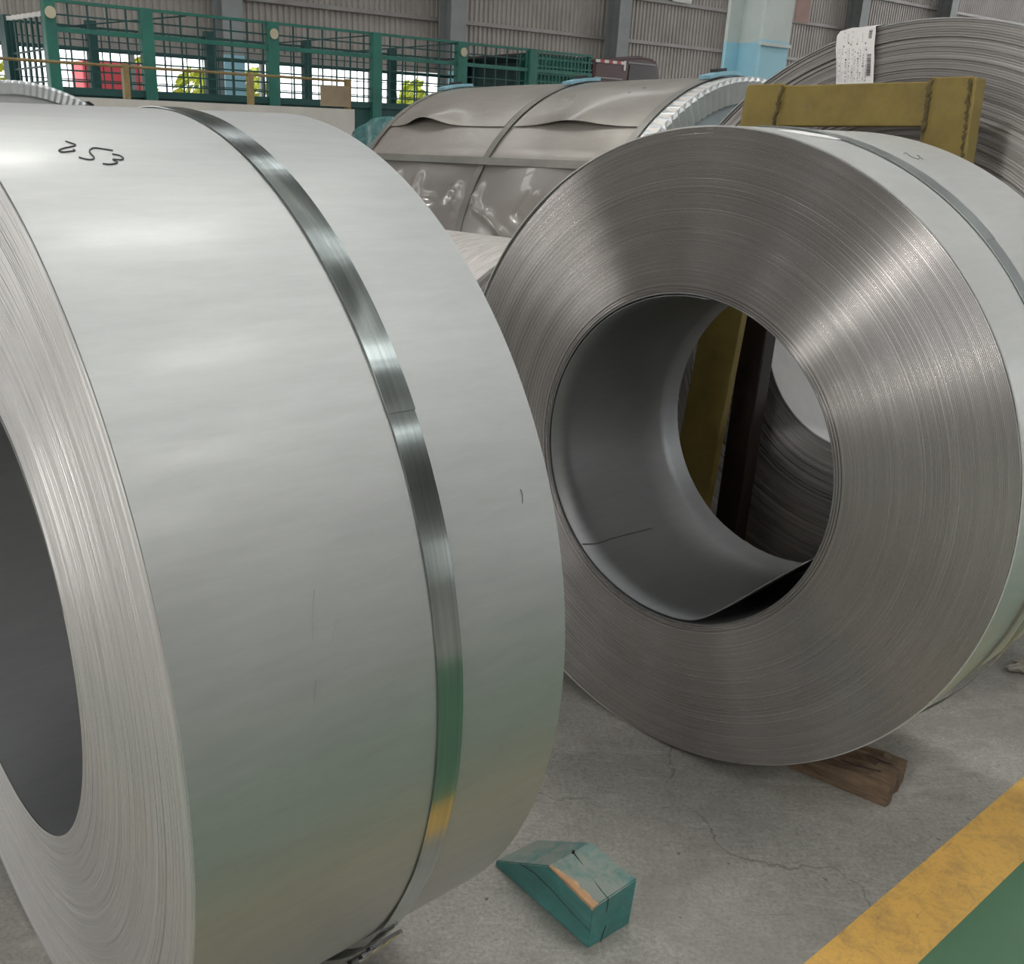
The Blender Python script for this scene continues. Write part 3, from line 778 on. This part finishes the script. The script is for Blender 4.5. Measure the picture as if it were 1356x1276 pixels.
# ------------------------------------------------------------------ wooden chocks on the floor
ck = empty('wooden_chock', (.163, 1.513, 0), -.95)
tag(ck, 'teal painted wooden chock with a chipped bare edge, on the concrete between the coils', 'wood chock')
W = .104
def chock_body():
    bm = bmesh.new()
    prof = [(0, 0), (0.004, .012), (.144, .100), (.257, .092), (.255, 0)]
    back = [(0.0, 0), (.006, .016), (.147, .106), (.259, .105), (.254, 0)]
    # near long side has a chip along the top edge: cut the corner there
    ch = [(.150, .022, .103), (.252, .012, .098)]
    A = [bm.verts.new((x, 0, z)) for x, z in prof]; Bk = [bm.verts.new((x, W, z)) for x, z in back]
    bm.faces.new(A); bm.faces.new(Bk[::-1])
    for k in range(5): bm.faces.new((A[k], Bk[k], Bk[(k + 1) % 5], A[(k + 1) % 5]))
    bmesh.ops.recalc_face_normals(bm, faces=bm.faces[:])
    bmesh.ops.bevel(bm, geom=bm.edges[:], offset=.0022, segments=2, affect='EDGES')
    me = bpy.data.meshes.new('block'); bm.to_mesh(me); bm.free(); me.materials.append(MAT['teal_paint'])
    o = bpy.data.objects.new('block', me); COL.objects.link(o); o.parent = ck; return o
blk = chock_body()
# bare splintered strip along the near top edge
cv = []; cf = []; n = 16; gr = random.Random(2)
for k in range(n + 1):
    t = k / n; x = .146 + .110 * t; zt = .1005 - .008 * t
    wd = (.003 + .012 * math.sin(min(1, t * 1.15) * PI * .62)) * gr.uniform(.6, 1.2) + .001
    dn = (.0015 + .005 * t) * gr.uniform(.8, 1.15)
    cv += [(x, -.0006, zt - dn), (x, -.0008, zt + .0006), (x, wd, zt + .0018), (x, wd, zt - .004)]
for k in range(n):
    b = 4 * k; c = b + 4
    cf += [(b, c, c + 1, b + 1), (b + 1, c + 1, c + 2, b + 2), (b + 2, c + 2, c + 3, b + 3)]
cf += [(0, 1, 2, 3), (4 * n, 4 * n + 3, 4 * n + 2, 4 * n + 1)]
mesh_obj('bare_chip', cv, cf, MAT['bare_wood'], ck)['label'] = 'bare pale wood where the paint has split off'
# drying cracks
def crack(parent, pts, w, name='crack'):
    mb = MB()
    for i in range(len(pts) - 1):
        a, b = Vector(pts[i]), Vector(pts[i + 1]); ww = w * (1 - .7 * i / len(pts))
        mb.tube([a, b], ww, 5)
    return mb.build(name, MAT['black_plastic'], parent)
crack(ck, [(.148, .058, .1035), (.165, .054, .1025), (.19, .049, .101), (.215, .042, .0995), (.240, .036, .098), (.2585, .034, .0965)], .0012)
crack(ck, [(.2585, .034, .0965), (.2590, .034, .08), (.2580, .033, .066)], .0008)
crack(ck, [(.2562, .030, .001), (.2566, .033, .018), (.2574, .037, .034)], .0010)
crack(ck, [(.07, -.0003, .052), (.11, -.0006, .060), (.16, -.0006, .056), (.215, -.0006, .045), (.254, -.0004, .040)], .0007)
MB().tube([(.146, .058, .103), (.1462, .058, .1075)], .0028, 8).build('nail_head', MAT['seal_steel'], ck)

wp = empty('wooden_wedge', (1.007, 1.714, 0), math.atan2(.657, -.754))
tag(wp, 'dark brown weathered wood wedge pushed under the right coil', 'wood wedge')
def wedge():
    bm = bmesh.new(); L = .36; Wd = -.122; nx, ny = 24, 8; gr = random.Random(9); top = {}; bot = {}
    for i in range(nx + 1):
        for j in range(ny + 1):
            x = L * i / nx; y = Wd * j / ny
            z = .054 * max(0.0, 1 - x / L) ** .9 + .010 if x > .03 else .056
            z += (gr.uniform(-.0022, .0022) if 0 < j < ny else 0) + .0035 * math.sin(j * 2.1 + i * .25) * (1 if 0 < j < ny else 0)
            xx = x + (gr.uniform(-.002, .002) if i == 0 else 0) - (.002 * math.sin(j * 1.3) if i == 0 else 0)
            z = min(z, .006 + .054)
            top[i, j] = bm.verts.new((xx, y, max(z, .006))); bot[i, j] = bm.verts.new((xx * 1.0, y, 0))
    for i in range(nx):
        for j in range(ny):
            bm.faces.new((top[i, j], top[i + 1, j], top[i + 1, j + 1], top[i, j + 1]))
            bm.faces.new((bot[i, j], bot[i, j + 1], bot[i + 1, j + 1], bot[i + 1, j]))
    for i in range(nx):
        for j in (0, ny): bm.faces.new((top[i, j], bot[i, j], bot[i + 1, j], top[i + 1, j]))
    for j in range(ny):
        for i in (0, nx): bm.faces.new((top[i, j], top[i, j + 1], bot[i, j + 1], bot[i, j]))
    bmesh.ops.recalc_face_normals(bm, faces=bm.faces[:])
    me = bpy.data.meshes.new('wedge_block'); bm.to_mesh(me); bm.free(); me.materials.append(MAT['old_plank'])
    o = bpy.data.objects.new('wedge_block', me); COL.objects.link(o); o.parent = wp; return o
wedge()
crack(wp, [(.03, -.035, .0575), (.08, -.030, .0525), (.13, -.038, .0445), (.18, -.034, .037)], .0016)
crack(wp, [(.02, -.078, .0575), (.07, -.083, .054), (.12, -.080, .047)], .0012)

# a crumpled rag lying past the right coil
rg = bmesh.new(); bmesh.ops.create_icosphere(rg, subdivisions=4, radius=1)
gr = random.Random(3)
for v in rg.verts:
    p = v.co; k = .75 + .25 * math.sin(5 * p.x + 3 * p.y) * math.sin(4 * p.z + 6 * p.x) + .12 * math.sin(13 * p.y + 9 * p.x)
    v.co = Vector((p.x * .11 * k, p.y * .03 * k, max(0, p.z * .030 * k + .010)))
me = bpy.data.meshes.new('crumpled_rag'); rg.to_mesh(me); rg.free(); me.materials.append(MAT['dust_rag'])
ro = bpy.data.objects.new('crumpled_rag', me); COL.objects.link(ro); ro.location = (1.69, 2.325, 0); ro.rotation_euler = (0, 0, .25)
tag(ro, 'small crumpled grey rag on the concrete beyond the right coil', 'rag')

# ------------------------------------------------------------------ railing and low white wall
KR = 9.5 / 7.3
RO = Vector((-2.07 * KR, 9.5, 0)); RAZ = .70
lw = MB().box((-7.0, 0, 0), (1.945 * KR, .24, zs(1.53, KR))).build('low_white_wall', MAT['white_wall_paint']); lw.location = RO; lw.rotation_euler = (0, 0, RAZ)
tag(lw, 'low white painted wall carrying the yellow railing, before the green truck', 'low wall')
ry = empty('guard_railing', RO, RAZ); tag(ry, 'yellow pipe guard railing standing on the low white wall', 'railing')
zw = zs(1.53, KR); zr = zs(1.740, KR)
for s in (-3.5, -2.3, -1.1, .032, 1.022, 1.925):
    MB().box((s * KR - .027, .06, zw), (s * KR + .027, .12, zr + .02)).build('post', MAT['rail_yellow'], ry, bevel=.005)
MB().tube([(-7, .09, zr), (1.95 * KR, .09, zr)], .013).build('rail', MAT['rail_yellow'], ry)
pb = MB().box((1.64 * KR, .03, zs(1.546, KR)), (1.915 * KR, .055, zs(1.70, KR))); 
pb.build('panel', MAT['panel_brown'], ry)

# ------------------------------------------------------------------ stake truck
KT = 11.0 / 8.0
TO = Vector((-2.194 * KT, 11.0, 0)); TAZ = .70
tk = empty('stake_truck', TO, TAZ); tag(tk, 'green stake-sided flatbed truck with maroon cab parked along the back wall', 'truck')
TG, TD = MAT['truck_green'], MAT['truck_green_dark']
def T(s): return s * KT
zt = lambda z: zs(z, KT)
BW = 2.6                                   # bed width
bx0, bx1 = T(-.62), T(5.12)
MB().box((bx0, 0, zt(1.38)), (bx1, BW, zt(1.60))).build('bed', TD, tk)
MB().box((bx0, -.03, zt(1.565)), (bx1, .03, zt(1.615))).build('side_rail', TD, tk)
MB().box((bx0, BW - .03, zt(1.565)), (bx1, BW + .03, zt(1.615))).build('side_rail', TD, tk)
for s, w_ in ((-.615, .085), (.11, .098), (1.20, .10), (2.26, .10), (3.27, .12), (4.22, .11)):
    p = MB().box((T(s - w_ / 2), -.06, zt(1.45)), (T(s + w_ / 2), .03, zt(2.175))).build('stake', TG, tk, bevel=.01)
    if s in (-.615, 1.20, 3.27):
        lam = MB(); n = 14
        lam.add([(T(s) + .055 * math.cos(2 * PI * k / n), -.075, zt(2.085) + .055 * math.sin(2 * PI * k / n)) for k in range(n)] + [(T(s) + .05 * math.cos(2 * PI * k / n), -.058, zt(2.085) + .05 * math.sin(2 * PI * k / n)) for k in range(n)],
                [tuple(range(n))] + [(k, (k + 1) % n, n + (k + 1) % n, n + k) for k in range(n)])
        lam.build('marker_lamp', MAT['lamp_lens'], p)
# far side stakes, seen through the near side
for s in (-.90, .66, 2.29, 3.85, 5.42, 6.95):
    MB().box((s - .065, BW - .05, zt(1.45)), (s + .065, BW + .05, 2.61)).build('stake', TD, tk, bevel=.01)
for z, h in ((2.165, .010), (1.985, .016)):
    MB().box((bx0, -.035, zt(z - h)), (bx1, .0, zt(z + h))).build('rail', TG, tk)
    MB().box((bx0, BW, zt(z - h + .03)), (bx1, BW + .035, zt(z + h + .03))).build('rail', TD, tk)
def lattice(x0, x1, y, zlist, pitch, z0, z1, th, mat, name='mesh_side'):
    b = MB(); s = x0
    while s < x1: b.box((s - th, y - th, z0), (s + th, y + th, z1)); s += pitch
    for z in zlist: b.box((x0, y - th * .8, z - th), (x1, y + th * .8, z + th))
    o = b.build(name, mat, tk); o['kind'] = 'stuff'; return o
lattice(bx0, T(4.15), -.01, [zt(z) for z in (2.08, 1.88, 1.80, 1.725, 1.655)], T(.145), zt(1.6), zt(2.165), .0075, TD)
lattice(bx0, bx1, BW, [zt(z) for z in (2.09, 1.90, 1.76)], T(.17), zt(1.6), zt(2.19), .006, TD)
# diagonal wire ties along the top
for s in (-.3, 1.5, 2.45):
    MB().tube([(T(s), BW * .5, zt(2.07)), (T(s + .75), 0, zt(2.155))], .008, 5).build('tie_wire', TD, tk)
# dense front cage
fc0, fc1 = T(4.15), T(5.13)
lattice(fc0, fc1, -.01, [zt(z) for z in (2.10, 2.03, 1.96, 1.89, 1.82, 1.75, 1.68)], .075, zt(1.6), zt(2.15), .010, TG, 'front_mesh')
MB().box((fc0, .10, zt(1.6)), (fc1, .13, zt(2.13))).build('front_board', TG, tk)
MB().box((fc1 - .03, 0, zt(1.6)), (fc1, BW, zt(2.16))).build('headboard', TD, tk)
MB().box((T(4.45), .3, zt(2.15)), (fc1, BW, zt(2.172))).build('cover_sheet', MAT['cab_dark'], tk)
# rear gate: upright bars with pale tips
rgx = bx0
for k in range(7):
    y = .14 + k * .153
    b = MB().box((rgx - .010, y - .016, zt(1.5)), (rgx + .010, y + .016, 2.37)).build('gate_bar', TD, tk)
    MB().box((rgx - .024, y - .028, 2.36 + k * .004), (rgx + .024, y + .028, 2.40 + k * .004)).build('bar_tip', MAT['reflector_white'], b)
for z in (1.65, 1.75, 1.86): MB().box((rgx - .008, 0, zt(z) - .009), (rgx + .008, 1.2, zt(z) + .009)).build('gate_rail', TD, tk)
MB().box((rgx - .05, 1.09, zt(1.45)), (rgx + .05, 1.26, 2.44)).build('gate_post', TD, tk)
# cab
cabx0, cabx1 = T(5.17), T(6.42)
def cab_prof():   # side profile in (x, z)
    return [(cabx0, .75), (cabx0, zt(2.135)), (T(5.70), zt(2.20)), (T(5.95), zt(2.225)), (T(6.16), zt(2.21)), (T(6.25), zt(2.175)), (T(6.31), zt(2.08)), (T(6.40), zt(1.86)), (T(6.46), 1.2), (T(6.46), .75)]
pr = cab_prof(); n = len(pr)
cvs = [(x, 0.0, z) for x, z in pr] + [(x, BW, z) for x, z in pr]
cab = mesh_obj('cab', cvs, [tuple(range(n)), tuple(range(2 * n - 1, n - 1, -1))] + [(k, n + k, n + (k + 1) % n, (k + 1) % n) for k in range(n)], MAT['cab_maroon'], tk)
bv = cab.modifiers.new('bevel', 'BEVEL'); bv.width = .05; bv.segments = 3
wn = [(T(5.74), zt(1.93)), (T(5.75), zt(2.12)), (T(6.13), zt(2.13)), (T(6.22), zt(2.08)), (T(6.29), zt(1.92))]
wv = [(x, -.012, z) for x, z in wn] + [(x, .01, z) for x, z in wn]
mesh_obj('side_window', wv, [tuple(range(5))] + [(k, 5 + k, 5 + (k + 1) % 5, (k + 1) % 5) for k in range(5)], MAT['cab_dark'], cab)
MB().box((T(5.72), -.02, zt(2.135)), (T(6.20), .0, zt(2.150))).build('drip_rail', MAT['column_grey'], cab)
k = 0; s = 5.19
while s < 5.66:
    MB().box((T(s), -.014, zt(2.118)), (T(s + .068), .0, zt(2.146))).build('reflective_strip', MAT['reflector_white' if k % 2 == 0 else 'reflector_red'], cab); s += .068; k += 1
MB().box((T(5.655), -.016, zt(2.06)), (T(5.68), .0, zt(2.155))).build('reflective_strip', MAT['reflector_white'], cab)
MB().box((T(5.18), -.02, zt(1.965)), (T(5.64), .0, zt(1.978))).build('trim_line', MAT['girt_steel'], cab)
# chassis and wheels
MB().box((bx0 + .2, .5, .75), (cabx1 - .2, .62, .95)).build('chassis_beam', MAT['cab_dark'], tk)
MB().box((bx0 + .2, BW - .62, .75), (cabx1 - .2, BW - .5, .95)).build('chassis_beam', MAT['cab_dark'], tk)
for xw in (T(.2), T(1.1), T(5.75)):
    for yw in (.12, BW - .42):
        n = 28; vs = []
        for yy, rr in ((yw, .30), (yw, .50), (yw + .03, .53), (yw + .27, .53), (yw + .30, .50), (yw + .30, .30)):
            for k in range(n): a = 2 * PI * k / n; vs.append((xw + rr * math.cos(a), yy, .53 + rr * math.sin(a)))
        fs = [(q * n + k, q * n + (k + 1) % n, (q + 1) * n + (k + 1) % n, (q + 1) * n + k) for q in range(5) for k in range(n)]
        wh = mesh_obj('wheel', vs, fs, MAT['tyre_rubber'], tk)
        hb = [(xw + .30 * math.cos(2 * PI * k / n), yw + .06, .53 + .30 * math.sin(2 * PI * k / n)) for k in range(n)] + [(xw + .30 * math.cos(2 * PI * k / n), yw + .24, .53 + .30 * math.sin(2 * PI * k / n)) for k in range(n)]
        mesh_obj('hub', hb, [tuple(range(n)), tuple(range(2 * n - 1, n - 1, -1))] + [(k, (k + 1) % n, n + (k + 1) % n, n + k) for k in range(n)], MAT['girt_steel'], wh)

# ------------------------------------------------------------------ pale blue crane column on the right
KC = 9.0 / 7.0
BO = Vector((2.363 * KC, 9.0, 0))
bc = empty('crane_column', BO, .65); tag(bc, 'pale steel crane column with sky blue lower part behind the tall coil', 'column')
xl0, xl1 = -.335 * KC, -.045 * KC; zb = zs(1.94, KC)
for (z0, z1, mt) in ((0, zb, 'column_blue'), (zb, 9.0, 'column_pale')):
    MB().box((xl0, 0, z0), (xl0 + (xl1 - xl0), .03, z1)).build('flange', MAT[mt], bc)
    MB().box((xl0, .34, z0), (xl1, .37, z1)).build('flange', MAT[mt], bc)
    MB().box(((xl0 + xl1) / 2 - .015, .03, z0), ((xl0 + xl1) / 2 + .015, .34, z1)).build('web', MAT[mt], bc)
MB().box((xl0 - .03, -.02, zs(1.905, KC)), (xl1 + .01, .0, zs(1.925, KC))).build('paint_edge', MAT['column_pale'], bc)
MB().box((xl0 - .1, -.15, 0), (xl1 + .1, .5, .035)).build('base_plate', MAT['column_blue'], bc)
sg = MB().box((0, 0, 0), (.145 * KC, .012, .30)).build('hanging_sign', MAT['rose_sign']); sg.location = BO + Matrix.Rotation(.65, 3, 'Z') @ Vector((-.035 * KC, -.02, zs(2.06, KC))); sg.rotation_euler = (0, 0, .65)
tag(sg, 'rose brown sign plate fixed beside the pale crane column', 'sign')

# ------------------------------------------------------------------ outside, beyond the window strip
def wpt(s, y, z=0): return Vector(WALL_O) + Matrix.Rotation(WALL_AZ, 3, 'Z') @ Vector((s, y, z))
gr = random.Random(12)
def bush(s, y, h, w_, label):
    e = empty('shrub', wpt(s, y), 0); tag(e, label, 'shrub', 'shrubs outside the window')
    b = MB()
    for k in range(260):
        th = gr.uniform(0, 2 * PI); ph = math.acos(gr.uniform(-.3, 1)); r = gr.uniform(.6, 1) ** .5
        c = Vector((w_ * r * math.sin(ph) * math.cos(th), w_ * r * math.sin(ph) * math.sin(th), h * .5 + h * .5 * r * math.cos(ph)))
        q = Vector((gr.uniform(-1, 1), gr.uniform(-1, 1), gr.uniform(-.6, 1))).normalized(); a = q.orthogonal().normalized(); d = q.cross(a); L = gr.uniform(.10, .18)
        b.add([c - a * L, c - d * L * .45 + q * .02, c + a * L, c + d * L * .45 + q * .02], [(0, 1, 2), (0, 2, 3)])
    b.build('foliage', MAT['leaf_yellow_green'], e)['kind'] = 'stuff'
    MB().tube([(0, 0, 0), (0, 0, h * .5)], .04, 6).build('stem', MAT['bark'], e)
for s, h, w_, nm in ((-2.0, 2.75, .9, 'yellow green shrub outside, seen through the truck tail gate'), (.85, 2.6, .4, 'yellow green shrub outside beside the red cabinet'), (2.0, 2.55, .45, 'yellow green shrub outside, between the second and third near truck stakes'), (3.3, 2.55, .5, 'yellow green shrub outside, behind the railing post of the low white wall'), (7.1, 2.6, .5, 'yellow green shrub outside, at the fourth near truck stake')):
    bush(s, 2.2, h, w_, nm)
rd = MB().box((-.5, -.3, 0), (.5, .3, 2.42)).build('red_cabinet', MAT['outdoor_red'], bevel=.04); rd.location = wpt(-.05, 1.1); rd.rotation_euler = (0, 0, WALL_AZ)
tag(rd, 'red cabinet outside, seen through the truck side near its tail', 'cabinet')
